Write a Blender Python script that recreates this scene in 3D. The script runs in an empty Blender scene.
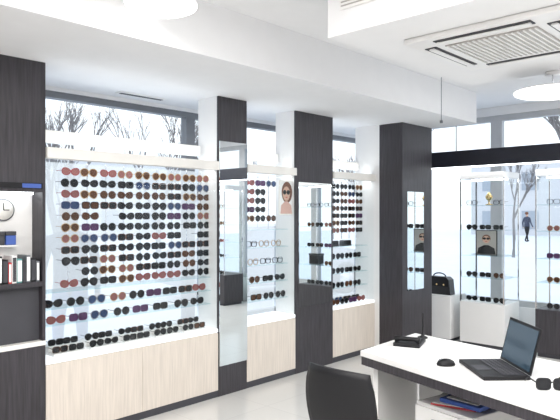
import bpy, bmesh, math, random
from mathutils import Vector, Matrix
random.seed(7)
scene = bpy.context.scene
COL = scene.collection
scene.view_settings.view_transform = 'Standard'
scene.view_settings.look = 'None'
scene.view_settings.exposure = 0.30

# ------------------------------------------------------------------ materials
def mat(name, col, rough=0.5, metal=0.0, emit=None, estr=0.0, var=0.04, scale=8.0, spec=0.5, stretch=(1,1,1), bump=0.0, coat=0.0):
    m = bpy.data.materials.new(name); m.use_nodes = True
    nt = m.node_tree; b = nt.nodes['Principled BSDF']
    b.inputs['Roughness'].default_value = rough
    b.inputs['Metallic'].default_value = metal
    b.inputs['Specular IOR Level'].default_value = spec
    b.inputs['Coat Weight'].default_value = coat
    tc = nt.nodes.new('ShaderNodeTexCoord'); mp = nt.nodes.new('ShaderNodeMapping')
    mp.inputs['Scale'].default_value = stretch
    nz = nt.nodes.new('ShaderNodeTexNoise'); nz.inputs['Scale'].default_value = scale; nz.inputs['Detail'].default_value = 4
    cr = nt.nodes.new('ShaderNodeValToRGB')
    c = col
    cr.color_ramp.elements[0].position = 0.3; cr.color_ramp.elements[1].position = 0.7
    cr.color_ramp.elements[0].color = (max(0,c[0]*(1-var)), max(0,c[1]*(1-var)), max(0,c[2]*(1-var)), 1)
    cr.color_ramp.elements[1].color = (min(1,c[0]*(1+var)), min(1,c[1]*(1+var)), min(1,c[2]*(1+var)), 1)
    nt.links.new(tc.outputs['Object'], mp.inputs['Vector']); nt.links.new(mp.outputs['Vector'], nz.inputs['Vector'])
    nt.links.new(nz.outputs['Fac'], cr.inputs['Fac']); nt.links.new(cr.outputs['Color'], b.inputs['Base Color'])
    if bump > 0:
        bp = nt.nodes.new('ShaderNodeBump'); bp.inputs['Strength'].default_value = bump; bp.inputs['Distance'].default_value = 0.01
        nt.links.new(nz.outputs['Fac'], bp.inputs['Height']); nt.links.new(bp.outputs['Normal'], b.inputs['Normal'])
    if emit is not None:
        b.inputs['Emission Color'].default_value = (*emit, 1); b.inputs['Emission Strength'].default_value = estr
    return m

def glassmat(name, tint=(1,1,1), refl=0.5, ior=1.45):
    m = bpy.data.materials.new(name); m.use_nodes = True
    nt = m.node_tree; nt.nodes.clear()
    o = nt.nodes.new('ShaderNodeOutputMaterial'); t = nt.nodes.new('ShaderNodeBsdfTransparent')
    g = nt.nodes.new('ShaderNodeBsdfGlossy'); g.inputs['Roughness'].default_value = 0.02
    t.inputs['Color'].default_value = (*tint, 1)
    f = nt.nodes.new('ShaderNodeFresnel'); f.inputs['IOR'].default_value = ior
    ge = nt.nodes.new('ShaderNodeNewGeometry')
    inv = nt.nodes.new('ShaderNodeMath'); inv.operation = 'SUBTRACT'; inv.inputs[0].default_value = 1.0
    nt.links.new(ge.outputs['Backfacing'], inv.inputs[1])
    ml = nt.nodes.new('ShaderNodeMath'); ml.operation = 'MULTIPLY'; ml.inputs[1].default_value = refl
    m2 = nt.nodes.new('ShaderNodeMath'); m2.operation = 'MULTIPLY'
    mx = nt.nodes.new('ShaderNodeMixShader')
    nt.links.new(f.outputs[0], ml.inputs[0]); nt.links.new(ml.outputs[0], m2.inputs[0]); nt.links.new(inv.outputs[0], m2.inputs[1])
    nt.links.new(m2.outputs[0], mx.inputs[0])
    nt.links.new(t.outputs[0], mx.inputs[1]); nt.links.new(g.outputs[0], mx.inputs[2]); nt.links.new(mx.outputs[0], o.inputs[0])
    return m

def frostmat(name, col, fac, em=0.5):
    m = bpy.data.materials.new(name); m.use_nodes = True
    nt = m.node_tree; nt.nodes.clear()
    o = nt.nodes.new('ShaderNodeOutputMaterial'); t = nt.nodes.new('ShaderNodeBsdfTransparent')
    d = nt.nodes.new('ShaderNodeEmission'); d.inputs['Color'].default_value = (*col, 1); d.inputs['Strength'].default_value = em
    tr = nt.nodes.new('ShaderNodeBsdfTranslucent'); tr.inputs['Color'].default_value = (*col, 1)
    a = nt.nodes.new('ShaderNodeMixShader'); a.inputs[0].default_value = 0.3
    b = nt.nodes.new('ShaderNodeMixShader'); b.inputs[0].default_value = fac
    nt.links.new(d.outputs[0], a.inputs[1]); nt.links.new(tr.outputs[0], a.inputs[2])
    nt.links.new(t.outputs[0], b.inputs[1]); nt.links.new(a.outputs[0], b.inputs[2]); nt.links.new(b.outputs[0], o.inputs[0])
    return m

M_wall = mat('white_plaster', (0.83,0.83,0.84), 0.8, var=0.01)
M_ceil = mat('ceiling_paint', (0.84,0.84,0.85), 0.85, var=0.01)
M_dark = mat('dark_wood', (0.040,0.036,0.043), 0.45, var=0.35, scale=6, stretch=(14,14,0.7))
M_light = mat('pale_wood', (0.70,0.63,0.56), 0.5, var=0.09, scale=5, stretch=(16,16,0.8))
M_white = mat('white_laminate', (0.84,0.83,0.82), 0.35, var=0.01)
M_cream = mat('cream_strip', (0.86,0.84,0.80), 0.4, var=0.02)
M_black = mat('black_plastic', (0.010,0.010,0.012), 0.5, var=0.1, spec=0.3)
M_black2 = mat('black_leather', (0.02,0.02,0.022), 0.3, var=0.3, scale=60, bump=0.2)
M_beam = mat('navy_black_beam', (0.008,0.009,0.018), 0.5, var=0.1)
M_grey = mat('grey_metal', (0.18,0.19,0.21), 0.4, 0.3)
M_chrome = mat('chrome', (0.75,0.75,0.77), 0.15, 1.0)
M_mirror = mat('mirror_silver', (0.80,0.84,0.85), 0.01, 1.0, var=0.0)
M_glass = glassmat('clear_glass', (0.985,0.995,0.995), 0.7)
M_glassgreen = glassmat('shelf_glass', (0.86,0.94,0.95), 1.0)
M_window = glassmat('window_glass', (0.96,0.985,1.0), 0.5)
M_frost = frostmat('hazy_glass_added_glow', (0.90,0.95,1.0), 0.38, 1.05)  # emission added to brighten the back glass, which is no lamp
M_led = mat('led_lit_diffuser', (1,1,1), 0.5, emit=(0.93,0.97,1.0), estr=6.0, var=0)
M_ledsoft = mat('lit_acrylic', (0.9,0.92,0.95), 0.4, emit=(0.93,0.97,1.0), estr=0.5, var=0)
M_lamp = mat('lamp_opal', (1,1,1), 0.5, emit=(1.0,0.99,0.96), estr=3.0, var=0)
M_slot = mat('dark_slot', (0.05,0.05,0.06), 0.6)
M_grille = mat('grille_grey', (0.42,0.40,0.38), 0.5)
M_paper = mat('paper', (0.88,0.88,0.88), 0.7, var=0.01)
M_red = mat('red_card', (0.5,0.04,0.05), 0.5)
M_blue = mat('blue_card', (0.06,0.12,0.42), 0.5)
M_teal = mat('teal_card', (0.1,0.3,0.3), 0.5)
M_skin = mat('skin', (0.62,0.40,0.30), 0.6)
M_blush = mat('blush_print', (0.66,0.42,0.36), 0.6)
M_hair = mat('brown_hair', (0.16,0.06,0.03), 0.6)
M_gold = mat('gold', (0.75,0.55,0.25), 0.25, 1.0)
M_snow = mat('snow', (0.80,0.82,0.87), 0.9, var=0.03, scale=1.0)
M_bark = mat('washed_out_bark', (0.24,0.225,0.225), 0.9, var=0.15)  # outdoor haze put into the bark colour as pale grey
M_build = mat('pale_facade', (0.66,0.66,0.68), 0.9, var=0.03)
M_bwin = mat('facade_window', (0.38,0.42,0.48), 0.3)
M_denim = mat('denim', (0.10,0.18,0.40), 0.8, var=0.1)
M_jacket = mat('navy_jacket', (0.05,0.06,0.10), 0.8, var=0.1)
M_screen = mat('laptop_screen', (0.02,0.03,0.04), 0.1, emit=(0.03,0.07,0.11), estr=0.4, var=0.3)

def floor_mat():
    m = bpy.data.materials.new('floor_tile'); m.use_nodes = True
    nt = m.node_tree; b = nt.nodes['Principled BSDF']; b.inputs['Roughness'].default_value = 0.16
    tc = nt.nodes.new('ShaderNodeTexCoord'); br = nt.nodes.new('ShaderNodeTexBrick')
    br.offset = 0.0; br.inputs['Scale'].default_value = 1.0
    br.inputs['Color1'].default_value = (0.66,0.65,0.63,1); br.inputs['Color2'].default_value = (0.68,0.67,0.65,1)
    br.inputs['Mortar'].default_value = (0.58,0.57,0.56,1)
    br.inputs['Mortar Size'].default_value = 0.003; br.inputs['Brick Width'].default_value = 0.6; br.inputs['Row Height'].default_value = 0.6
    nt.links.new(tc.outputs['Object'], br.inputs['Vector']); nt.links.new(br.outputs['Color'], b.inputs['Base Color'])
    return m
M_floor = floor_mat()

# ------------------------------------------------------------------ builders
class B:
    """collects primitives into one mesh"""
    def __init__(s): s.bm = bmesh.new(); s.mats = []
    def _mi(s, m):
        if m not in s.mats: s.mats.append(m)
        return s.mats.index(m)
    def _set(s, faces, m, smooth=False):
        i = s._mi(m)
        for f in faces: f.material_index = i; f.smooth = smooth
    def box(s, x, y, z, m, bevel=0.0, rot=None, piv=None):
        M = Matrix.Translation(((x[0]+x[1])/2,(y[0]+y[1])/2,(z[0]+z[1])/2)) @ Matrix.Diagonal((x[1]-x[0],y[1]-y[0],z[1]-z[0],1))
        if rot is not None:
            p = Vector(piv); M = Matrix.Translation(p) @ rot.to_4x4() @ Matrix.Translation(-p) @ M
        r = bmesh.ops.create_cube(s.bm, size=1, matrix=M)
        fs = set(f for v in r['verts'] for f in v.link_faces)
        if bevel > 0:
            es = set(e for v in r['verts'] for e in v.link_edges)
            q = bmesh.ops.bevel(s.bm, geom=list(es), offset=bevel, segments=2, affect='EDGES', profile=0.5)
            fs = set(q['faces']) | set(f for f in fs if f.is_valid)
        s._set([f for f in fs if f.is_valid], m); return s
    def tube(s, pts, r, m, n=8, cap=True):
        pts = [Vector(p) for p in pts]
        rs = r if isinstance(r, (list,tuple)) else [r]*len(pts)
        rings = []; up = Vector((0,0,1))
        for i,p in enumerate(pts):
            a = pts[max(i-1,0)]; b = pts[min(i+1,len(pts)-1)]
            d = (b-a).normalized()
            u = d.cross(up)
            if u.length < 0.05: u = d.cross(Vector((0,1,0)))
            u.normalize(); v = d.cross(u).normalized()
            rings.append([s.bm.verts.new(p + (u*math.cos(t)+v*math.sin(t))*rs[i]) for t in [2*math.pi*k/n for k in range(n)]])
        fs = []
        for a,b in zip(rings, rings[1:]):
            for k in range(n):
                fs.append(s.bm.faces.new((a[k],a[(k+1)%n],b[(k+1)%n],b[k])))
        if cap:
            fs.append(s.bm.faces.new(rings[0][::-1])); fs.append(s.bm.faces.new(rings[-1]))
        s._set(fs, m, True); return s
    def lathe(s, prof, m, n=32, c=(0,0), smooth=True):
        rings = []
        for r,z in prof:
            rings.append([s.bm.verts.new((c[0]+max(r,1e-4)*math.cos(2*math.pi*k/n), c[1]+max(r,1e-4)*math.sin(2*math.pi*k/n), z)) for k in range(n)])
        fs = []
        for a,b in zip(rings, rings[1:]):
            for k in range(n): fs.append(s.bm.faces.new((a[k],a[(k+1)%n],b[(k+1)%n],b[k])))
        fs.append(s.bm.faces.new(rings[0][::-1])); fs.append(s.bm.faces.new(rings[-1]))
        s._set(fs, m, smooth); return s
    def prism(s, poly, ax, a0, a1, m, smooth=False):
        def P(u,v,w):
            return {'z':(u,v,w),'y':(u,w,v),'x':(w,u,v)}[ax]
        A = [s.bm.verts.new(P(u,v,a0)) for u,v in poly]; Bv = [s.bm.verts.new(P(u,v,a1)) for u,v in poly]
        fs = [s.bm.faces.new(A[::-1]), s.bm.faces.new(Bv)]
        n = len(poly)
        for k in range(n): fs.append(s.bm.faces.new((A[k],A[(k+1)%n],Bv[(k+1)%n],Bv[k])))
        s._set(fs, m, smooth); return s
    def grid(s, rows, m, thick=0.0):
        vs = [[s.bm.verts.new(p) for p in row] for row in rows]; fs = []
        for a,b in zip(vs, vs[1:]):
            for k in range(len(a)-1): fs.append(s.bm.faces.new((a[k],a[k+1],b[k+1],b[k])))
        if thick:
            s.bm.normal_update()
            q = bmesh.ops.solidify(s.bm, geom=fs, thickness=thick)
            fs += [g for g in q['geom'] if isinstance(g, bmesh.types.BMFace)]
        s._set(fs, m, True); return s
    def mesh(s, name):
        me = bpy.data.meshes.new(name)
        bmesh.ops.recalc_face_normals(s.bm, faces=s.bm.faces[:])
        s.bm.to_mesh(me); s.bm.free()
        for m in s.mats: me.materials.append(m)
        return me
    def part(s, name, parent=None, loc=(0,0,0), rot=(0,0,0)):
        o = bpy.data.objects.new(name, s.mesh(name)); COL.objects.link(o)
        c = sum((Vector(b) for b in o.bound_box), Vector())/8
        o.data.transform(Matrix.Translation(-c)); o.location = Vector(loc) + c
        if parent is not None: o.parent = parent
        return o

def tag(o, label, cat, group=None, kind=None):
    o['label'] = label; o['category'] = cat
    if group: o['group'] = group
    if kind: o['kind'] = kind
    return o
def thing(name, label, cat, loc=(0,0,0), rz=0.0, group=None):
    e = bpy.data.objects.new(name, None); COL.objects.link(e)
    e.empty_display_size = 0.1; e.location = loc; e.rotation_euler = (0,0,rz)
    return tag(e, label, cat, group)
def pbox(parent, name, x, y, z, m, bevel=0.0):
    return B().box(x,y,z,m,bevel).part(name, parent)
def struct(name, x, y, z, m, bevel=0.0):
    o = B().box(x,y,z,m,bevel).part(name); o['kind'] = 'structure'; return o

# ------------------------------------------------------------------ shell
ZC = 2.80; ZS = 2.47; YW = 4.35; XW = 7.05
struct('floor', (-3,XW+0.15), (-4,YW+0.15), (-0.1,0), M_floor)
struct('ceiling', (-3,XW+0.15), (-4,YW+0.15), (ZC,ZC+0.1), M_ceil)
struct('wall_back', (-3.1,-3), (-4,YW+0.15), (0,ZC), M_wall)
struct('wall_right', (-3,XW+0.15), (-4.1,-4), (0,ZC), M_wall)
b = B()
b.box((-3,XW+0.15),(YW,YW+0.15),(0,0.45),M_wall)
b.box((-3,1.2),(YW,YW+0.15),(0.45,ZC),M_wall)
b.box((1.2,XW+0.15),(YW,YW+0.15),(2.44,ZC),M_wall)
o = b.part('wall_left'); o['kind']='structure'
b = B()
b.box((XW,XW+0.15),(-4,YW),(0,0.40),M_wall)
b.box((XW,XW+0.15),(-4,YW),(2.70,ZC),M_wall)
o = b.part('wall_far'); o['kind']='structure'
struct('trim_1', (-3,6.06), (2.82,YW), (ZS,ZC), M_ceil)
struct('trim_2', (2.56,4.25), (-1.5,2.05), (ZS,ZC), M_ceil)

def window(n, axis, a0, a1, z0, z1, pos, fw=0.05, m=M_grey):
    b = B()
    def bx(u0,u1,w0,w1,mm,t0=0.02,t1=0.10):
        if axis=='x': b.box((u0,u1),(pos+t0,pos+t1),(w0,w1),mm)
        else: b.box((pos+t0,pos+t1),(u0,u1),(w0,w1),mm)
    bx(a0,a0+fw,z0,z1,m); bx(a1-fw,a1,z0,z1,m); bx(a0+fw,a1-fw,z0,z0+fw,m); bx(a0+fw,a1-fw,z1-fw,z1,m)
    bx(a0+fw,a1-fw,z0+fw,z1-fw,M_window,0.055,0.061)
    o = b.part('window_%d'%n); o['kind']='structure'; return o
window(1,'x',1.2,3.43,0.45,2.44,YW)
window(2,'x',3.43,4.95,0.45,2.44,YW)
window(3,'x',4.95,XW,0.45,2.44,YW)
M_pale = mat('pale_frame',(0.50,0.51,0.53),0.5)
ys = [4.35,3.04,1.45,-0.2,-1.9,-4.0]
for i in range(5):
    window(4+i,'y',ys[i+1],ys[i],0.40,2.70,XW,0.07,M_pale)

# ------------------------------------------------------------------ outdoors
g = B().box((-25,60),(-30,60),(-0.45,-0.15),M_snow).part('ground'); g['kind']='structure'
def tree_mesh(seed):
    rnd = random.Random(seed); b = B()
    def br(p, d, L, r, depth):
        q = p + d*L*0.5 + Vector((rnd.uniform(-.04,.04)*L,rnd.uniform(-.04,.04)*L,0)); e = p + d*L
        b.tube([p,q,e],[r,r*0.8,r*0.62],M_bark,n=5,cap=False)
        if depth == 0: return
        for k in range(rnd.choice([2,3,3])):
            ax = Vector((rnd.uniform(-1,1),rnd.uniform(-1,1),rnd.uniform(0,.5))).normalized()
            nd = (d*1.2 + ax*rnd.uniform(.4,.7)).normalized()
            br(p + (e-p)*rnd.uniform(.6,1.0), nd, L*rnd.uniform(.62,.80), r*0.62, depth-1)
    br(Vector((0,0,0)), Vector((0,0,1)), 1.7, 0.10, 6)
    return b.mesh('tree')
tms = [tree_mesh(s) for s in (3,11,25)]
tp = [(5.0,10.2),(9.3,13.2),(13.8,16.2),(6,16.5),(17.5,12.5),(11,22),(14,9.2),(16.5,4.8),(22.5,9),(22,1),(16.6,21),(1.5,19)]
for i,(x,y) in enumerate(tp):
    o = bpy.data.objects.new('tree', tms[i%3]); COL.objects.link(o)
    o.location = (x,y,-0.16); s = 0.9+0.12*(i%4); o.scale=(s*.8,s*.8,s*0.95); o.rotation_euler=(0,0,i*1.3)
    tag(o,'leafless winter tree standing in the snow outdoors','tree','bare street trees')
def building(loc, rz, w, h):
    e = thing('apartment_building','pale apartment building with rows of windows across the snowy street','building',loc,rz)
    pbox(e,'facade',(-w/2,w/2),(0,6),(0,h),M_build)
    first=None
    for i in range(int(w//3)):
        for j in range(int(h//3)):
            x=-w/2+1.5+i*3; z=1.2+j*3
            if first is None:
                first=B().box((-0.6,0.6),(-0.06,0.02),(-0.7,0.7),M_bwin).part('facade_window',e,(x,0,z))
            else:
                c=first.copy(); COL.objects.link(c); c.parent=e; c.location=(x,-0.02,z)
building((22,40,-0.16), math.radians(-25), 24, 6)
building((48,10,-0.16), math.radians(-80), 24, 6)

car = thing('car','light grey parked car on the snowy street','car',(8.8,8.6,-0.16),math.radians(-12))
M_car = mat('car_paint',(0.30,0.32,0.36),0.3,0.2)
prof = [(-2.1,0.3),(-2.15,0.75),(-1.9,0.95),(-1.45,1.0),(-0.9,1.42),(0.6,1.45),(1.15,1.0),(1.95,0.85),(2.12,0.6),(2.1,0.3)]
B().prism(prof,'y',-0.85,0.85,M_car).part('car_body',car)
B().prism([(-1.25,1.03),(-0.85,1.36),(0.5,1.38),(0.95,1.03)],'y',-0.86,0.86,M_bwin).part('car_window',car)
for sx in (-1.35,1.35):
    for sy in (-0.78,0.78):
        w = B(); w.tube([(sx,sy-0.1,0.33),(sx,sy+0.1,0.33)],0.33,M_black,n=20); w.tube([(sx,sy-0.11,0.33),(sx,sy+0.11,0.33)],0.18,M_chrome,n=16)
        w.part('wheel',car)

# ------------------------------------------------------------------ figures outside
def person(loc, rz, label, top, bottom, walk=0.0, s=1.0):
    e = thing('person',label,'person',loc,rz)
    V=[]; R=[]; E=[]
    def add(p,r,par=None):
        V.append(Vector(p)*s); R.append(r*s); 
        if par is not None: E.append((par,len(V)-1))
        return len(V)-1
    pel=add((0,0,0.95),0.15); ab=add((0,0,1.12),0.135,pel); ch=add((0,0,1.33),0.165,ab); nk=add((0,0,1.48),0.065,ch)
    hb=add((0,-0.01,1.57),0.075,nk); hm=add((0,-0.015,1.66),0.095,hb); ht=add((0,0,1.74),0.06,hm)
    for sd in (-1,1):
        w=walk*sd
        hip=add((0.10*sd,0,0.88),0.10,pel); kn=add((0.11*sd,-0.10*w-0.02,0.50),0.065,hip); an=add((0.11*sd,-0.22*w+ (0.08 if w<0 else 0),0.09),0.045,kn); to=add((0.12*sd,-0.22*w-0.13,0.04),0.04,an)
        sh=add((0.19*sd,0,1.40),0.07,ch); el=add((0.25*sd,0.06*w+0.02,1.13),0.052,sh); wr=add((0.25*sd,0.12*w-0.08,0.90),0.036,el); ha=add((0.25*sd,0.13*w-0.10,0.82),0.04,wr)
    me=bpy.data.meshes.new('body'); me.from_pydata(V,E,[])
    o=bpy.data.objects.new('body_tmp',me); COL.objects.link(o)
    md=o.modifiers.new('s','SKIN'); 
    for i,sv in enumerate(me.skin_vertices[0].data): sv.radius=(R[i],R[i]*0.85); sv.use_root=(i==0)
    sb=o.modifiers.new('u','SUBSURF'); sb.levels=2
    bpy.context.view_layer.update()
    dg=bpy.context.evaluated_depsgraph_get(); nm=bpy.data.meshes.new_from_object(o.evaluated_get(dg))
    bpy.data.objects.remove(o)
    nm.materials.clear()
    for m in (bottom,top,M_skin,M_black): nm.materials.append(m)
    for p in nm.polygons:
        c=p.center/s; p.use_smooth=True
        if c.z>1.50: k=2
        elif abs(c.x)>0.2 and c.z<0.88: k=2
        elif c.z<0.12: k=3
        elif c.z>0.92 or abs(c.x)>0.2: k=1
        else: k=0
        p.material_index=k
    body=bpy.data.objects.new('body',nm); COL.objects.link(body); body.parent=e
    h=B(); h.lathe([(0.02,1.60),(0.095,1.64),(0.102,1.70),(0.08,1.76),(0.02,1.785)],M_hair,n=20,c=(0,0.025)); hp=h.part('hair',e)
    hp.scale=(s,s,s)
    return e
person((2.75,5.35,-0.15), math.radians(150), 'added figure in navy jacket and jeans imitating a reflection', M_jacket, M_denim)  # added figure, stands in for a reflection in the case glass
person((35.5,13.4,-0.15), math.radians(70), 'person in dark winter clothes walking along the snowy street', M_jacket, M_black, walk=0.9)

# ------------------------------------------------------------------ columns
def column(x0,x1,yf,label,mz=None,mx=None,yj=None):
    e = thing('display_column',label,'column',((x0+x1)/2,yf,0))
    w=(x1-x0)/2; d=3.96-yf
    j = 0.02 if yj is None else yj-yf
    pbox(e,'pillar_body',(-w,w),(j,d),(0.0,ZS),M_white)
    pbox(e,'front_panel',(-w-0.001,w+0.001),(0,j),(0.0,ZS),M_dark,0.002)
    if mz:
        ml,mr = (mx[0]-(x0+x1)/2, mx[1]-(x0+x1)/2)
        pbox(e,'mirror',(ml,mr),(-0.012,-0.001),mz,M_mirror)
    return e
column(3.19,3.51,3.70,'narrow white pillar with dark wood front and tall mirror',(0.25,2.10),(3.195,3.505))
column(4.14,4.70,3.70,'white pillar clad with dark wood and a mirror panel',(0.62,1.80),(4.17,4.66))
column(5.44,6.06,3.35,'large dark wood pillar with narrow mirror',(0.68,1.74),(5.52,5.86),yj=3.64)

# ------------------------------------------------------------------ base cabinets
YF=3.70
def base_cab(x0,x1,nd,label):
    e = thing('storage_cabinet',label,'cabinet',((x0+x1)/2,YF,0))
    w=(x1-x0)/2-0.002
    pbox(e,'cabinet_body',(-w,w),(0.02,0.30),(0.0,0.53),M_white)
    pbox(e,'plinth',(-w,w),(0.005,0.02),(0.0,0.05),M_slot)
    dw=2*w/nd
    for i in range(nd):
        pbox(e,'door',(-w+i*dw+0.001,-w+(i+1)*dw-0.001),(0.0,0.0195),(0.055,0.525),M_light,0.001)
XL=1.735
base_cab(XL,3.19,2,'low pale wood cabinet with dark plinth under the long display case')
base_cab(3.51,4.14,1,'low pale wood cabinet with dark plinth between two pillars')
base_cab(4.70,5.44,1,'low pale wood cabinet with dark plinth beside the dark pillar')

# ------------------------------------------------------------------ display cases
def case(x0,x1,label,shelves,upper=True):
    e = thing('display_case',label,'display case',((x0+x1)/2,YF,0.53))
    w=(x1-x0)/2-0.003
    pbox(e,'case_floor',(-w,w),(0.0,0.28),(0.001,0.03),M_ledsoft,0.003)
    pbox(e,'front_glass',(-w,w),(0.012,0.018),(0.03,1.33),M_glass)
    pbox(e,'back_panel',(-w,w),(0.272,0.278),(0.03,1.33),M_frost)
    pbox(e,'header',(-w,w),(-0.02,0.06),(1.33,1.40),M_cream,0.003)
    pbox(e,'led_strip',(-w+0.02,w-0.02),(0.065,0.11),(1.34,1.36),M_led)
    pbox(e,'case_top',(-w,w),(0.06,0.28),(1.362,1.37),M_glass)
    for s in shelves: pbox(e,'glass_shelf',(-w+0.004,w-0.004),(0.09,0.268),(s-0.53-0.006,s-0.53),M_glassgreen)
    if upper:
        pbox(e,'upper_light',(-w+0.08,w-0.03),(0.19,0.25),(1.455,1.54),M_cream,0.004); pbox(e,'upper_light_bracket',(-0.01,0.01),(0.2,0.24),(1.37,1.455),M_chrome)
    return e
case(XL,3.19,'long glass display case filled with rows of sunglasses',[0.98,0.87,0.76])
case(3.51,4.14,'narrow glass display case with spectacles on glass shelves',[1.36,1.20,1.04,0.88,0.72])
case(4.70,5.44,'glass display case with sunglasses beside the dark pillar',[1.16,1.03,0.88,0.73])

# ------------------------------------------------------------------ sunglasses
def shape(k,n=14):
    pts=[]
    for i in range(n):
        t=2*math.pi*i/n; c,s_=math.cos(t),math.sin(t)
        if k=='round': x,z=0.028*c,0.027*s_
        elif k=='square':
            x=0.030*math.copysign(abs(c)**0.55,c); z=0.024*math.copysign(abs(s_)**0.55,s_)
        elif k=='aviator':
            x=0.030*c*(1+0.12*s_); z=0.027*s_ - (0.003 if c>0 and s_<0 else 0)
        else:
            x=0.030*c; z=0.024*s_+0.010*max(c,0)*max(s_,0)
        pts.append((x,z))
    return pts
def sung_mesh(k,fm,lm,tk=0.0045):
    b=B(); n=14; sh=shape(k,n)
    for sd in (-1,1):
        cx=0.036*sd
        inn=[(cx+x*sd,z) for x,z in sh]; out=[(cx+x*sd*(1+tk/0.028),z*(1+tk/0.024)) for x,z in sh]
        vi=[b.bm.verts.new((x,-0.001,z)) for x,z in inn]
        f=b.bm.faces.new(vi); b._set([f],lm)
        A=[b.bm.verts.new((x,-0.003,z)) for x,z in inn]; C=[b.bm.verts.new((x,-0.003,z)) for x,z in out]; D=[b.bm.verts.new((x,0.003,z)) for x,z in out]; I=[b.bm.verts.new((x,0.003,z)) for x,z in inn]
        fs=[]
        for i in range(n):
            j=(i+1)%n
            fs+= [b.bm.faces.new((A[i],A[j],C[j],C[i])),b.bm.faces.new((C[i],C[j],D[j],D[i])),b.bm.faces.new((D[i],D[j],I[j],I[i])),b.bm.faces.new((I[i],I[j],A[j],A[i]))]
        b._set(fs,fm)
        b.box((min(0.065*sd,0.068*sd),max(0.065*sd,0.068*sd)),(-0.002,0.09),(0.007,0.0105),fm)
    b.box((-0.009,0.009),(-0.003,0.002),(0.004,0.010),fm)
    return b.mesh('sunglasses')
F = {'black':mat('frame_black',(0.006,0.006,0.007),0.4,spec=0.3),'brown':mat('frame_tortoise',(0.08,0.030,0.012),0.35,var=0.6,scale=90,spec=0.3),
     'gold':mat('frame_gold',(0.35,0.22,0.10),0.4,0.3),'red':mat('frame_red',(0.22,0.015,0.025),0.35,spec=0.3),'blue':mat('frame_blue',(0.015,0.03,0.12),0.35,spec=0.3),'violet':mat('frame_violet',(0.06,0.015,0.07),0.35,spec=0.3),'silver':mat('frame_silver',(0.20,0.20,0.22),0.3,0.4)}
L = {'grey':mat('lens_grey',(0.014,0.015,0.018),0.25,spec=0.3),'brown':mat('lens_brown',(0.08,0.035,0.018),0.25,spec=0.3),'violet':mat('lens_violet',(0.07,0.03,0.085),0.25,spec=0.3),'blue':mat('lens_blue',(0.03,0.055,0.13),0.25,spec=0.3),'rose':mat('lens_rose',(0.22,0.09,0.085),0.25,spec=0.3),
     'clear':glassmat('lens_clear',(0.9,0.92,0.95),1.0)}
STY=[('square','black','grey'),('round','black','grey'),('cat','brown','brown'),('aviator','gold','brown'),('square','brown','grey'),('aviator','silver','blue'),('cat','red','rose'),('round','gold','rose'),('square','violet','violet'),('cat','black','grey'),('aviator','black','grey'),('square','black','brown'),('square','blue','blue'),('round','brown','brown')]
SN={'square':'squared','round':'round','cat':'upswept','aviator':'teardrop'}
SM=[(sung_mesh(k,F[f],L[l]),'%s sunglasses with %s %s lenses'%(f,l,SN[k])) for k,f,l in STY]
CM=[(sung_mesh('square',F['black'],L['clear'],0.004),'black spectacles with clear lenses'),(sung_mesh('round',F['gold'],L['clear'],0.004),'gold spectacles with clear lenses')]
WT=[0,0,0,1,1,9,9,10,10,11,4,4,2,13,3,5,6,8,12,7]
def put_glasses(x,y,z,lst,where,group,rz=0.0,rx=0.0,name='sunglasses',sc=1.0,pick=None):
    if pick is None: pick = random.choice(WT) if lst is SM else random.randrange(len(lst))
    me,lb = lst[pick]
    o=bpy.data.objects.new(name,me); COL.objects.link(o)
    o.location=(x,y,z); o.rotation_euler=(rx,0,rz); o.scale=(sc,sc,sc)
    tag(o,lb+' '+where,'glasses',group); return o

def rack(xs,z0,z1,zs,label,y=3.86):
    cx=sum(xs)/len(xs)
    e=thing('eyewear_rack',label,'display rack',(cx,y,z0))
    for x in xs:
        b=B(); b.box((x-cx-0.003,x-cx+0.003),(-0.004,0.004),(0,z1-z0),M_chrome)
        for z in zs: b.box((x-cx-0.003,x-cx+0.003),(-0.036,-0.003),(z-z0-0.001,z-z0+0.003),M_chrome)
        b.part('rod',e)
xs=[1.965+0.146*i for i in range(9)]
zs=[1.79-0.0765*j for j in range(11)]
rack(xs,0.985,1.855,zs,'thin metal rods with pegs holding sunglasses in the case')
for j,z in enumerate(zs):
    for i,x in enumerate(xs):
        if (j*7+i*3)%29==5: continue
        k = None if j not in (0,2) else random.choice([3,7,6,2,4,10,13])
        put_glasses(x+random.uniform(-.006,.006),3.826,z+random.uniform(-.001,.001),SM,'on a rod','sunglasses on the rods',sc=0.92,pick=k)
for z,xl in ((0.87,[1.84,2.0,2.16,2.33,2.49,2.64,2.79,2.94,3.08]),(0.76,[1.86,2.02,2.18,2.36,2.52,2.70,2.90,3.06])):
    for x in xl:
        put_glasses(x,3.815,z+0.031,SM,'on a glass shelf','sunglasses on the glass shelves',sc=0.95)
for i in range(5):
    x=1.89+0.265*i
    e=thing('eyewear_riser','small white tiered riser for sunglasses on the case floor','stand',(x+0.03,3.72,0.561),group='tiered risers')
    b=B().box((-0.115,0.115),(0.012,0.09),(0,0.02),M_white,0.002).box((-0.115,0.115),(0.09,0.16),(0,0.055),M_white,0.002); b.part('riser_body',e)
    for k,(dy,dz) in enumerate(((0.025,0.02),(0.10,0.055))):
        for dx in ((-0.055,0.06) if k==0 else (-0.05,0.055)):
            put_glasses(x+0.02+dx,3.72+dy,0.561+dz+0.025,SM,'on a white riser','sunglasses on the risers',sc=0.76,pick=random.choice([0,1,4,9,10,11,0]))
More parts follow.
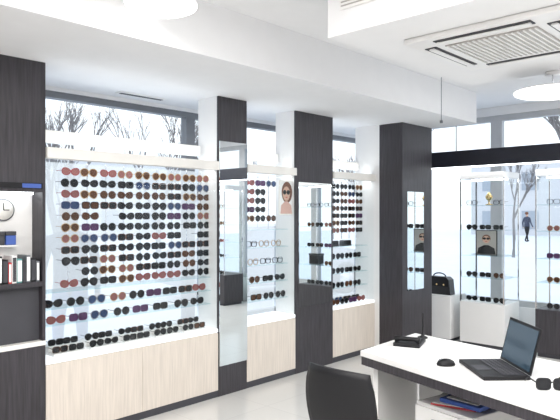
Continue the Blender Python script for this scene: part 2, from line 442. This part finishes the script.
# bay 2
xs2=[3.66,3.80,3.94]; zs2=[1.78,1.70,1.62,1.54,1.46]
rack(xs2,1.362,1.855,zs2,'thin metal rods with pegs holding spectacles')
for j,z in enumerate(zs2):
    for i,x in enumerate(xs2):
        if i==2 and j in (1,2,3): continue
        put_glasses(x,3.826,z,SM,'in the narrow case','sunglasses in the narrow case',sc=0.9)
for z,xl in ((1.20,[3.68,3.84,4.0]),(1.04,[3.70,3.86,4.02]),(0.88,[3.72,3.89,4.05]),(0.72,[3.74,3.90,4.06])):
    for x in xl:
        sg=(z<0.9)
        put_glasses(x,3.82,z+0.031,SM if sg else CM,'on a glass shelf','spectacles on glass shelves',name='sunglasses' if sg else 'spectacles',sc=0.95)
# bay 3
xs3=[4.775+0.137*i for i in range(5)]; zs3=[1.79,1.713,1.636,1.559,1.482,1.405,1.328]
rack(xs3,1.235,1.855,zs3,'thin metal rods with pegs holding sunglasses beside the pillar')
for z in zs3:
    for x in xs3: put_glasses(x,3.826,z,SM,'beside the dark pillar','sunglasses beside the dark pillar',sc=0.86)
for z in (1.03,0.88,0.73):
    for x in (4.80,4.95,5.10,5.25,): put_glasses(x,3.80,z+0.031,SM,'on a glass shelf','sunglasses on the glass shelves',sc=0.95)
for k,y in enumerate((3.76,3.86)):
    for x in (4.82,4.97,5.12,5.27):
        put_glasses(x+0.03*k,y,0.561+0.031,SM,'on the case floor','sunglasses on the case floor',sc=0.95)
for k,(x,) in enumerate(((4.86,),(5.08,))):
    e=thing('eyewear_pouch','black folded leather eyewear pouch on a glass shelf','pouch',(x,3.83,1.162),group='black pouches')
    B().prism([(-0.07,0),(0.07,0),(0.065,0.045),(0.05,0.06),(-0.05,0.06),(-0.065,0.045)],'y',-0.03,0.03,M_black2).part('pouch_body',e)
    B().box((-0.06,0.06),(-0.034,-0.030),(0.02,0.058),M_black,0.001).part('flap',e)

# posters
def portrait_poster(loc,rz,w,h,label,suit,woman=True,name='poster'):
    e=thing(name,label,'poster',loc,rz)
    pbox(e,'poster_board',(-w/2,w/2),(0,0.012),(0,h),M_black if not woman else M_cream,0.001)
    def flat(nm,poly,y,m): B().prism(poly,'y',y-0.001,y,m).part(nm,e)
    def ell(cx,cz,a,c,n=20): return [(cx+a*math.cos(2*math.pi*i/n),cz+c*math.sin(2*math.pi*i/n)) for i in range(n)]
    flat('printed_backdrop',[(-w*.46,h*.03),(w*.46,h*.03),(w*.46,h*.97),(-w*.46,h*.97)],-0.0002,M_grille if not woman else M_paper)
    flat('printed_hair',ell(w*(0.06 if woman else 0),h*0.66,w*(0.40 if woman else 0.2),h*(0.31 if woman else 0.16)),-0.0015,M_hair)
    flat('printed_suit',[(-w*.44,h*.04),(w*.44,h*.04),(w*.38,h*.28),(w*.10,h*.40),(-w*.10,h*.40),(-w*.38,h*.28)],-0.0028,suit)
    a=0.27 if woman else 0.17; c=0.21 if woman else 0.15
    flat('printed_face',ell(0,h*0.62,w*a,h*c),-0.004,M_skin)
    for sx in (-1,1): flat('printed_lens',ell(sx*w*a*.5,h*0.66,w*a*.46,h*c*.32),-0.0052,M_black)
    flat('printed_lips',ell(0,h*(0.62-c*.5),w*a*.27,h*0.014),-0.0052,M_red)
portrait_poster((4.045,3.735,1.49),0,0.18,0.32,'small poster of a woman wearing round sunglasses',M_blush)

# ------------------------------------------------------------------ left tall unit with niche
e=thing('wall_unit','tall dark wood wall unit with an open niche and counter','cabinet',(0.9,YF,0))
u0,u1=-1.9,XL-0.9
pbox(e,'upper_panel',(u0,u1),(0,0.30),(1.64,ZS),M_dark,0.002)
pbox(e,'lower_panel',(u0,u1),(0,0.30),(0.0,0.66),M_dark,0.002)
pbox(e,'niche_back',(u0,u1-0.021),(0.15,0.30),(1.071,1.64),M_white)
pbox(e,'niche_side',(u1-0.02,u1),(0.001,0.30),(0.69,1.64),M_dark)
pbox(e,'counter_edge',(u0,u1),(-0.004,0.30),(0.661,0.69),M_cream,0.002)
pbox(e,'counter',(u0,u1-0.021),(-0.01,0.30),(1.04,1.07),M_dark,0.002)
pbox(e,'counter_front',(u0,u1-0.021),(0.05,0.07),(0.69,1.04),M_slot)
pbox(e,'niche_light',(u0,u1-0.04),(0.09,0.12),(1.625,1.639),M_led)
e=thing('wall_clock','round cream dial with a thin dark rim','clock',(1.525,3.837,1.525))
B().tube([(0,0.0,0),(0,0.012,0)],0.07,M_grey,n=32).part('rim',e)
B().tube([(0,-0.004,0),(0,0.0,0)],0.062,M_cream,n=32).part('dial',e)
B().box((-0.003,0.003),(-0.007,-0.004),(0,0.045),M_black).part('clock_hand',e)
B().box((0.0,0.035),(-0.007,-0.004),(-0.003,0.003),M_black).part('clock_hand',e)
e=thing('wall_shelf','small white shelf mounted in the niche','shelf',(1.50,3.85,1.295))
pbox(e,'shelf_board',(-0.25,0.09),(-0.08,-0.001),(0,0.010),M_white,0.001)
for i,(dx,m) in enumerate(((-0.10,M_black),(-0.02,M_slot),(0.05,M_blue))):
    o=thing('eyewear_box','small %s eyewear box on the niche shelf'%['black','dark grey','blue'][i],'box',(1.50+dx,3.81,1.3055),group='boxes on the niche shelf')
    pbox(o,'box_body',(-0.032,0.032),(-0.03,0.03),(0,0.06),m,0.004); pbox(o,'box_lid',(-0.033,0.033),(-0.031,0.031),(0.06,0.085),M_slot,0.003)
bc=[M_black,M_paper,M_red,M_grey,M_black,M_black,M_red,M_paper,M_teal,M_slot,M_grey,M_black,M_grey]
x=1.33
for i,m in enumerate(bc):
    t=0.020+0.006*(i%3); h=0.13+0.02*((i*5)%3)
    if x+t>XL-0.025: break
    o=thing('brochure_binder','upright binder standing in a row on the counter','binder',(x,3.705,1.0705),group='binders on the counter')
    pbox(o,'cover',(0,t),(0,0.135),(0,h),m,0.001); pbox(o,'pages',(0.003,t-0.003),(-0.001,0.001),(0.01,h-0.01),M_slot if i%2 else M_paper)
    x+=t+0.003
e=thing('sign','small blue and black sign strip on the dark panel','sign',(1.58,3.699,1.66))
pbox(e,'sign_plate',(-0.16,0.13),(-0.012,0),(0,0.035),M_black,0.001); pbox(e,'sign_field',(0.0,0.12),(-0.0135,-0.012),(0.004,0.031),M_blue)

# ------------------------------------------------------------------ ceiling things
def lamp(loc,r,h,label):
    e=thing('pendant_lamp',label,'lamp',loc)
    B().lathe([(0.01,-0.03),(r*0.5,-0.027),(r*0.85,-0.016),(r*0.98,-0.004),(r,0.006)],M_lamp,n=48).part('lamp_shade',e)
    B().lathe([(r,0.006),(r*0.99,0.014),(r*0.4,0.022),(0.02,0.024)],M_white,n=48).part('lamp_cover',e)
    B().tube([(0,0,0.022),(0,0,h-0.02)],0.004,M_chrome,n=6).part('cord',e)
    B().lathe([(0.05,h-0.02),(0.045,h)],M_white,n=24).part('canopy',e)
lamp((1.845,2.60,2.60),0.19,0.20,'round flat opal pendant lamp glowing white')
lamp((4.22,1.42,2.33),0.25,0.14,'round flat opal disc lamp under the soffit')
e=thing('air_conditioner','white square ceiling cassette air conditioner with dark louvre slots','air conditioner',(3.285,1.345,ZS))
pbox(e,'fascia',(-0.415,0.415),(-0.415,0.415),(-0.03,-0.0005),M_white,0.008)
b=B().box((-0.25,0.25),(-0.25,0.25),(-0.036,-0.03),M_grille)
for i in range(17):
    y=-0.24+0.03*i; b.box((-0.245,0.245),(y-0.005,y+0.005),(-0.041,-0.036),M_white)
b.part('intake_grille',e)
for k in range(4):
    R=Matrix.Rotation(math.pi/2*k,3,'Z')
    B().box((-0.26,0.26),(0.30,0.37),(-0.034,-0.0295),M_slot,0,R,(0,0,0)).part('air_slot',e)
    B().box((-0.25,0.25),(0.315,0.35),(-0.042,-0.037),M_white,0,R,(0,0,0)).box((-0.25,-0.24),(0.32,0.345),(-0.038,-0.033),M_white,0,R,(0,0,0)).box((0.24,0.25),(0.32,0.345),(-0.038,-0.033),M_white,0,R,(0,0,0)).part('louvre',e)
e=thing('air_vent','small rectangular vent on the soffit side','vent',(2.56,1.86,2.60))
b=B().box((-0.012,-0.0005),(-0.13,0.10),(0.0,0.12),M_white,0.002); b.part('vent_frame',e)
b=B()
for i in range(5): b.box((-0.014,-0.012),(-0.12,0.09),(0.015+0.02*i,0.022+0.02*i),M_grille)
b.part('vent_slats',e)
e=thing('air_vent','narrow dark slot diffuser in the soffit above the window','vent',(2.76,4.16,ZS))
pbox(e,'slot_frame',(-0.22,0.22),(-0.04,0.04),(-0.008,-0.0005),M_white); pbox(e,'slot',(-0.2,0.2),(-0.02,0.02),(-0.010,-0.008),M_slot)
e=thing('hanging_cable','thin steel cable hanging from the ceiling','cable',(4.35,2.32,2.25))
B().tube([(0,0,0),(0,0,ZC-2.25)],0.0025,M_grey,n=6).part('cable',e); B().lathe([(0.012,-0.02),(0.012,0.0)],M_grey,n=12).part('weight',e)

e=thing('light_beam','long dark navy beam hung on thin rods above the glass cabinets','beam',(6.35,1.0,2.04))
pbox(e,'beam_body',(-0.05,0.05),(-3.5,2.9),(0,0.18),M_beam,0.003)
for y in (2.2,0.6,-1.2): B().tube([(0,y,0.18),(0,y,ZC-2.04)],0.006,M_grey,n=8).part('rod',e)
pbox(e,'led_strip',(-0.02,0.02),(-3.4,2.8),(-0.01,-0.0005),M_led)

# ------------------------------------------------------------------ glass cabinets right
def glass_cabinet(y0,y1,label,bm,x0=6.40,x1=6.82):
    e=thing('glass_cabinet',label,'display cabinet',((x0+x1)/2,(y0+y1)/2,0))
    w=(x1-x0)/2; d=(y1-y0)/2
    pbox(e,'cabinet_base',(-w,w),(-d,d),(0.04,0.50),bm,0.003)
    pbox(e,'plinth',(-w+0.02,w-0.02),(-d+0.02,d-0.02),(0,0.04),M_slot)
    pbox(e,'cabinet_top',(-w,w),(-d,d),(1.90,1.97),M_white,0.003)
    pbox(e,'led_strip',(-0.02,0.02),(-d+0.05,d-0.05),(1.885,1.899),M_led)
    b=B()
    for sx in (-1,1):
        for sy in (-1,1): b.box(sorted((sx*w,sx*(w-0.014))),sorted((sy*d,sy*(d-0.014))),(0.50,1.90),M_chrome)
    b.part('cabinet_frame',e)
    pbox(e,'glass_door',(-w+0.002,-w+0.007),(-d+0.015,d-0.015),(0.505,1.895),M_glass)
    pbox(e,'glass_side',(-w+0.015,w-0.015),(-d+0.002,-d+0.007),(0.505,1.895),M_glass)
    pbox(e,'glass_side',(-w+0.015,w-0.015),(d-0.007,d-0.002),(0.505,1.895),M_glass)
    for z in (0.78,1.03,1.32,1.60):
        pbox(e,'glass_shelf',(-w+0.02,w-0.02),(-d+0.012,d-0.012),(z-0.006,z),M_glassgreen)
glass_cabinet(2.66,3.18,'tall glass cabinet on white base near the windows',M_white)
glass_cabinet(1.70,2.33,'tall glass cabinet on dark base near the windows',M_dark)
glass_cabinet(-0.55,0.10,'tall glass cabinet on dark base beside a window',M_dark)
rq=math.radians(-90)
for yc in (2.92,2.02,-0.22):
    for z in (0.501,0.78,1.03,1.32,1.60):
        for dy in (-0.16,0.0,0.16):
            if yc>2.5 and abs(z-1.03)<0.01: continue
            if yc>2.5 and abs(z-1.60)<0.01 and dy==0: continue
            if 1<yc<2.5 and abs(z-0.78)<0.01 and dy<0.1: continue
            sg=(z<1.5)
            put_glasses(6.50,yc+dy,z+0.031,SM if sg else CM,'in a cabinet','eyewear in the glass cabinets',rz=rq,name='sunglasses' if sg else 'spectacles',sc=0.95)
portrait_poster((6.55,2.93,1.031),rq,0.25,0.285,'dark framed portrait of a person in a suit inside the cabinet',M_black,woman=False,name='framed_portrait')
o=thing('gift_box','black square box with a lid on a cabinet shelf','box',(6.60,1.88,0.782)); pbox(o,'box_body',(-0.07,0.07),(-0.08,0.08),(0,0.12),M_black,0.004); pbox(o,'box_lid',(-0.074,0.074),(-0.084,0.084),(0.12,0.15),M_black2,0.004)
o=thing('display_bust','small brass display bust on a glass shelf','ornament',(6.62,2.93,1.602))
B().lathe([(0.04,0),(0.04,0.008),(0.010,0.016),(0.010,0.05),(0.03,0.065),(0.042,0.095),(0.024,0.125),(0.014,0.14),(0.005,0.15)],M_gold,n=20).part('bust_body',o)
B().tube([(0.038*math.cos(t),0.038*math.sin(t),0.10+0.01*math.cos(t)) for t in [i*math.pi/8 for i in range(17)]],0.004,M_hair,n=6).part('necklace',o)

e=thing('display_plinth','white square display plinth beneath a handbag','plinth',(6.58,3.52,0))
pbox(e,'plinth_body',(-0.2,0.2),(-0.23,0.23),(0.04,0.54),M_white,0.005); pbox(e,'plinth_base',(-0.18,0.18),(-0.21,0.21),(0,0.04),M_slot)
e=thing('handbag','black leather handbag with gold studs and arched handle','handbag',(6.52,3.50,0.5405),rz=rq)
B().prism([(-0.17,0),(0.17,0),(0.15,0.18),(0.11,0.21),(-0.11,0.21),(-0.15,0.18)],'y',-0.06,0.06,M_black2).part('bag_body',e)
b=B().prism([(-0.15,0.10),(0.15,0.10),(0.15,0.18),(0.11,0.214),(-0.11,0.214),(-0.15,0.18)],'y',-0.07,-0.061,M_black); b.part('flap',e)
B().tube([(0.08*math.cos(t),0,0.21+0.04*math.sin(t)) for t in [i*math.pi/12 for i in range(13)]],0.008,M_black,n=8).part('handle',e)
for dx in (-0.09,0,0.09): B().tube([(dx,-0.075,0.12),(dx,-0.07,0.12)],0.010,M_gold,n=12).part('stud',e)

# ------------------------------------------------------------------ desk
A=(2.67,1.91); Bc=(3.30,1.94); C=(2.27,0.45); D=(3.05,0.40)
poly=[A,Bc,D,C]
def inset(k):
    cx=sum(p[0] for p in poly)/4; cy=sum(p[1] for p in poly)/4
    return [(p[0]-cx, p[1]-cy) if k==0 else ((p[0]-cx)*(1-k),(p[1]-cy)*(1-k*0.5)) for p in poly],(cx,cy)
pl,(cx,cy)=inset(0)
e=thing('desk','white topped desk with dark edge band and white end panel','desk',(cx,cy,0))
B().prism(pl,'z',0.722,0.75,M_white).part('desk_top',e)
pl2,_=inset(0.015)
B().prism(pl2,'z',0.675,0.7215,M_dark).part('edge_band',e)
def quad(a,b,t,z0,z1,m,name):
    a=Vector((a[0]-cx,a[1]-cy)); c=Vector((b[0]-cx,b[1]-cy)); n=(c-a).normalized(); n=Vector((-n.y,n.x))*t
    B().prism([tuple(a),tuple(c),tuple(c+n),tuple(a+n)],'z',z0,z1,m).part(name,e)
quad((2.72,1.86),(3.25,1.89),-0.03,0,0.675,M_white,'end_panel')
quad((2.32,0.52),(3.00,0.47),-0.03,0,0.675,M_white,'end_panel')
quad((3.20,1.84),(3.03,0.56),-0.02,0.20,0.675,M_white,'modesty_panel')
e=thing('drawer_pedestal','white drawer pedestal standing under the desk','drawer unit',(2.83,1.36,0),rz=math.radians(-12))
pbox(e,'pedestal_body',(-0.19,0.2),(-0.17,0.17),(0.03,0.55),M_white,0.004)
for i in range(3):
    d=pbox(e,'drawer',(-0.208,-0.191),(-0.165,0.165),(0.05+0.165*i,0.205+0.165*i),M_white,0.003)
    h=B().box((-0.012,-0.0),(-0.05,0.05),(-0.005,0.005),M_chrome,0.002).part('handle',d,(-0.01,0,0.03))
for sx in (-0.14,0.15):
    for sy in (-0.13,0.13): B().lathe([(0.02,0),(0.02,0.03)],M_black,n=12,c=(sx,sy)).part('foot',e)
e=thing('folder','red folder lying on the pedestal','folder',(2.78,1.40,0.551),rz=0.2); pbox(e,'cover',(-0.10,0.10),(-0.12,0.10),(0,0.008),M_red,0.002); pbox(e,'pages',(-0.095,0.102),(-0.115,0.095),(0.0085,0.012),M_paper)
e=thing('folder','thick blue folder lying on the pedestal','folder',(2.79,1.34,0.5635),rz=-0.1); pbox(e,'cover',(-0.10,0.08),(-0.12,0.10),(0,0.020),M_blue,0.002); pbox(e,'pages',(-0.076,0.082),(-0.095,0.075),(0.0205,0.024),M_paper)

def chair(loc,rz,shell,leg,label,top=0.80,w=0.21):
    e=thing('chair',label,'chair',loc,rz)
    n=12
    def row(x,z,curv,wd,dip):
        out=[]
        for i in range(n+1):
            t=-1+2*i/n
            out.append((x+curv*t*t, wd*t, z+dip*t*t))
        return out
    seatrows=[row(0.05+0.04*i,0.455-0.012*math.sin(i/9*math.pi),0.0,w*(0.90+0.10*math.sin(i/9*math.pi)),0.02) for i in range(10)]+[row(0.44,0.435,-0.02,w*0.88,0.01)]
    B().grid(seatrows,shell,0.012).part('seat',e)
    br=[]
    for i in range(11):
        f=i/10; z=0.455+f*(top-0.455); x=0.05-0.045*f-0.05*math.sin(min(1,f*1.2)*math.pi/2)*0.6
        wd=w*(0.88+0.12*math.sin(f*math.pi)) * (1 if f<0.9 else 0.97)
        br.append(row(x,z,0.055*(0.4+0.6*f),wd,-0.012*f))
    B().grid(br,shell,0.012).part('backrest',e)
    for sx,sy in ((0.10,-1),(0.10,1),(0.38,-1),(0.38,1)):
        B().tube([(sx,sy*w*0.7,0.44),(sx+(-0.07 if sx<0.2 else 0.05),sy*w*0.95,0.0)],[0.012,0.009],leg,n=10).part('leg',e)
    B().tube([(0.10,-w*0.7,0.43),(0.10,w*0.7,0.43)],0.009,leg).tube([(0.38,-w*0.7,0.43),(0.38,w*0.7,0.43)],0.009,leg).part('crossbar',e)
    return e
chair((2.09,1.63,0),0.0,M_black,M_black,'black moulded plastic chair drawn up to the desk',top=0.82,w=0.195)

ang=math.atan2(-0.714,-0.70)
e=thing('laptop','open black laptop with keyboard on the white desk','laptop',(2.95,1.245,0.7505),rz=ang)
b=B().box((0,0.33),(-0.215,0.0),(0,0.018),M_black,0.003); b.part('laptop_base',e)
b=B()
for r in range(5):
    for c in range(12): b.box((0.022+c*0.0242,0.042+c*0.0242),(-0.035-r*0.021,-0.018-r*0.021),(0.0182,0.021),M_slot)
b.part('keyboard',e)
B().box((0.12,0.21),(-0.20,-0.135),(0.0182,0.0188),M_slot).part('touchpad',e)
R=Matrix.Rotation(math.radians(-14),3,'X')
B().box((0,0.33),(-0.004,0.004),(0.018,0.235),M_black,0.003,R,(0,0,0.018)).part('laptop_lid',e)
B().box((0.014,0.316),(-0.006,-0.0045),(0.032,0.222),M_screen,0,R,(0,0,0.018)).part('laptop_screen',e)

e=thing('computer_mouse','small black computer mouse beside the laptop','mouse',(2.70,1.415,0.7505),rz=ang)
b=B(); b.lathe([(0.034,0.0),(0.036,0.008),(0.030,0.022),(0.016,0.031),(0.002,0.033)],M_black,n=24); o=b.part('mouse_body',e); o.scale=(0.85,1.3,1)
B().tube([(0,-0.02,0.0315),(0,-0.035,0.027)],0.004,M_grey,n=8).part('scroll_wheel',e)
e=thing('desk_phone','flat black telephone with keypad and handset','telephone',(3.00,1.80,0.7505),rz=math.radians(20))
pbox(e,'phone_base',(-0.10,0.10),(-0.075,0.075),(0,0.022),M_black,0.005)
b=B()
for i in range(3):
    for j in range(4): b.box((0.0+i*0.025,0.018+i*0.025),(-0.05+j*0.026,-0.034+j*0.026),(0.0222,0.026),M_grey)
b.part('keypad',e)
B().tube([(-0.065,-0.07,0.036),(-0.065,-0.04,0.042),(-0.065,0.04,0.042),(-0.065,0.07,0.036)],[0.02,0.012,0.012,0.02],M_black,n=10).part('handset',e)
e=thing('pen','black counter pen standing upright in its holder','pen',(3.20,1.83,0.7505))
B().lathe([(0.03,0),(0.03,0.006),(0.012,0.014),(0.008,0.03)],M_black,n=20).part('pen_holder',e); B().tube([(0,0,0.025),(0.006,0.0,0.15)],[0.004,0.005],M_black,n=8).part('pen_barrel',e)
for i,(x,y,r) in enumerate(((2.90,1.66,0.15),(2.78,1.72,-0.1))):
    e=thing('paper_sheet','white paper sheet lying on the desk','paper',(x,y,0.7502+0.0012*i),rz=r,group='papers on the desk'); pbox(e,'sheet',(-0.105,0.105),(-0.148,0.148) if i==0 else (-0.12,0.12),(0,0.001),M_paper)
e=thing('sunglasses','black sunglasses with open temples lying on the desk','glasses',(2.625,0.885,0.7505+0.027),rz=math.radians(-50))
for sd in (-1,1):
    pts=[(0.036*sd+x*sd,z) for x,z in shape('square',18)]
    B().prism(pts,'y',-0.001,0.001,L['grey']).part('lens',e)
    B().tube([(x*1.0,0,z) for x,z in pts+pts[:2]],0.003,M_black,n=6,cap=False).part('rim',e)
    B().tube([(0.068*sd,0,0.008),(0.069*sd,0.09,0.004),(0.066*sd,0.135,-0.022)],0.003,M_black,n=6).part('temple',e)
B().tube([(-0.008,0,0.006),(0,-0.002,0.009),(0.008,0,0.006)],0.003,M_black,n=6).part('bridge',e)

# ------------------------------------------------------------------ light
w = bpy.data.worlds.new('World'); scene.world = w; w.use_nodes = True
nt=w.node_tree; bg=nt.nodes['Background']
tc=nt.nodes.new('ShaderNodeTexCoord'); sp=nt.nodes.new('ShaderNodeSeparateXYZ'); cr=nt.nodes.new('ShaderNodeValToRGB')
cr.color_ramp.elements[0].position=0.0; cr.color_ramp.elements[0].color=(0.95,0.97,1.0,1); cr.color_ramp.elements[1].position=0.8; cr.color_ramp.elements[1].color=(0.82,0.90,1.0,1)
nt.links.new(tc.outputs['Generated'],sp.inputs[0]); nt.links.new(sp.outputs['Z'],cr.inputs[0]); nt.links.new(cr.outputs[0],bg.inputs[0])
bg.inputs[1].default_value=1.3
def area(loc,sx,sy,en,col=(1,0.98,0.95),rot=(0,0,0)):  # added fill lamps under the ceiling, out of view, brightening the room
    l=bpy.data.lights.new('unseen_fill_light','AREA'); l.shape='RECTANGLE'; l.size=sx; l.size_y=sy; l.energy=en; l.color=col
    o=bpy.data.objects.new('unseen_fill_light',l); COL.objects.link(o); o.location=loc; o.rotation_euler=rot; return o
area((0.8,0.6,2.78),2.2,2.2,105)
area((5.3,-0.2,2.78),1.4,2.2,80)
area((1.0,-2.4,2.78),3.0,1.2,55)
area((-1.5,2.2,2.78),1.5,1.5,45)

# ------------------------------------------------------------------ camera
cd=bpy.data.cameras.new('Camera'); cam=bpy.data.objects.new('Camera',cd); COL.objects.link(cam)
cam.location=(0,0,1.5); cam.rotation_euler=(math.radians(90),0,math.radians(-46.7))
cd.lens=38.1; cd.sensor_width=36; cd.shift_y=4/560; cd.clip_start=0.05; cd.clip_end=200
scene.camera=cam
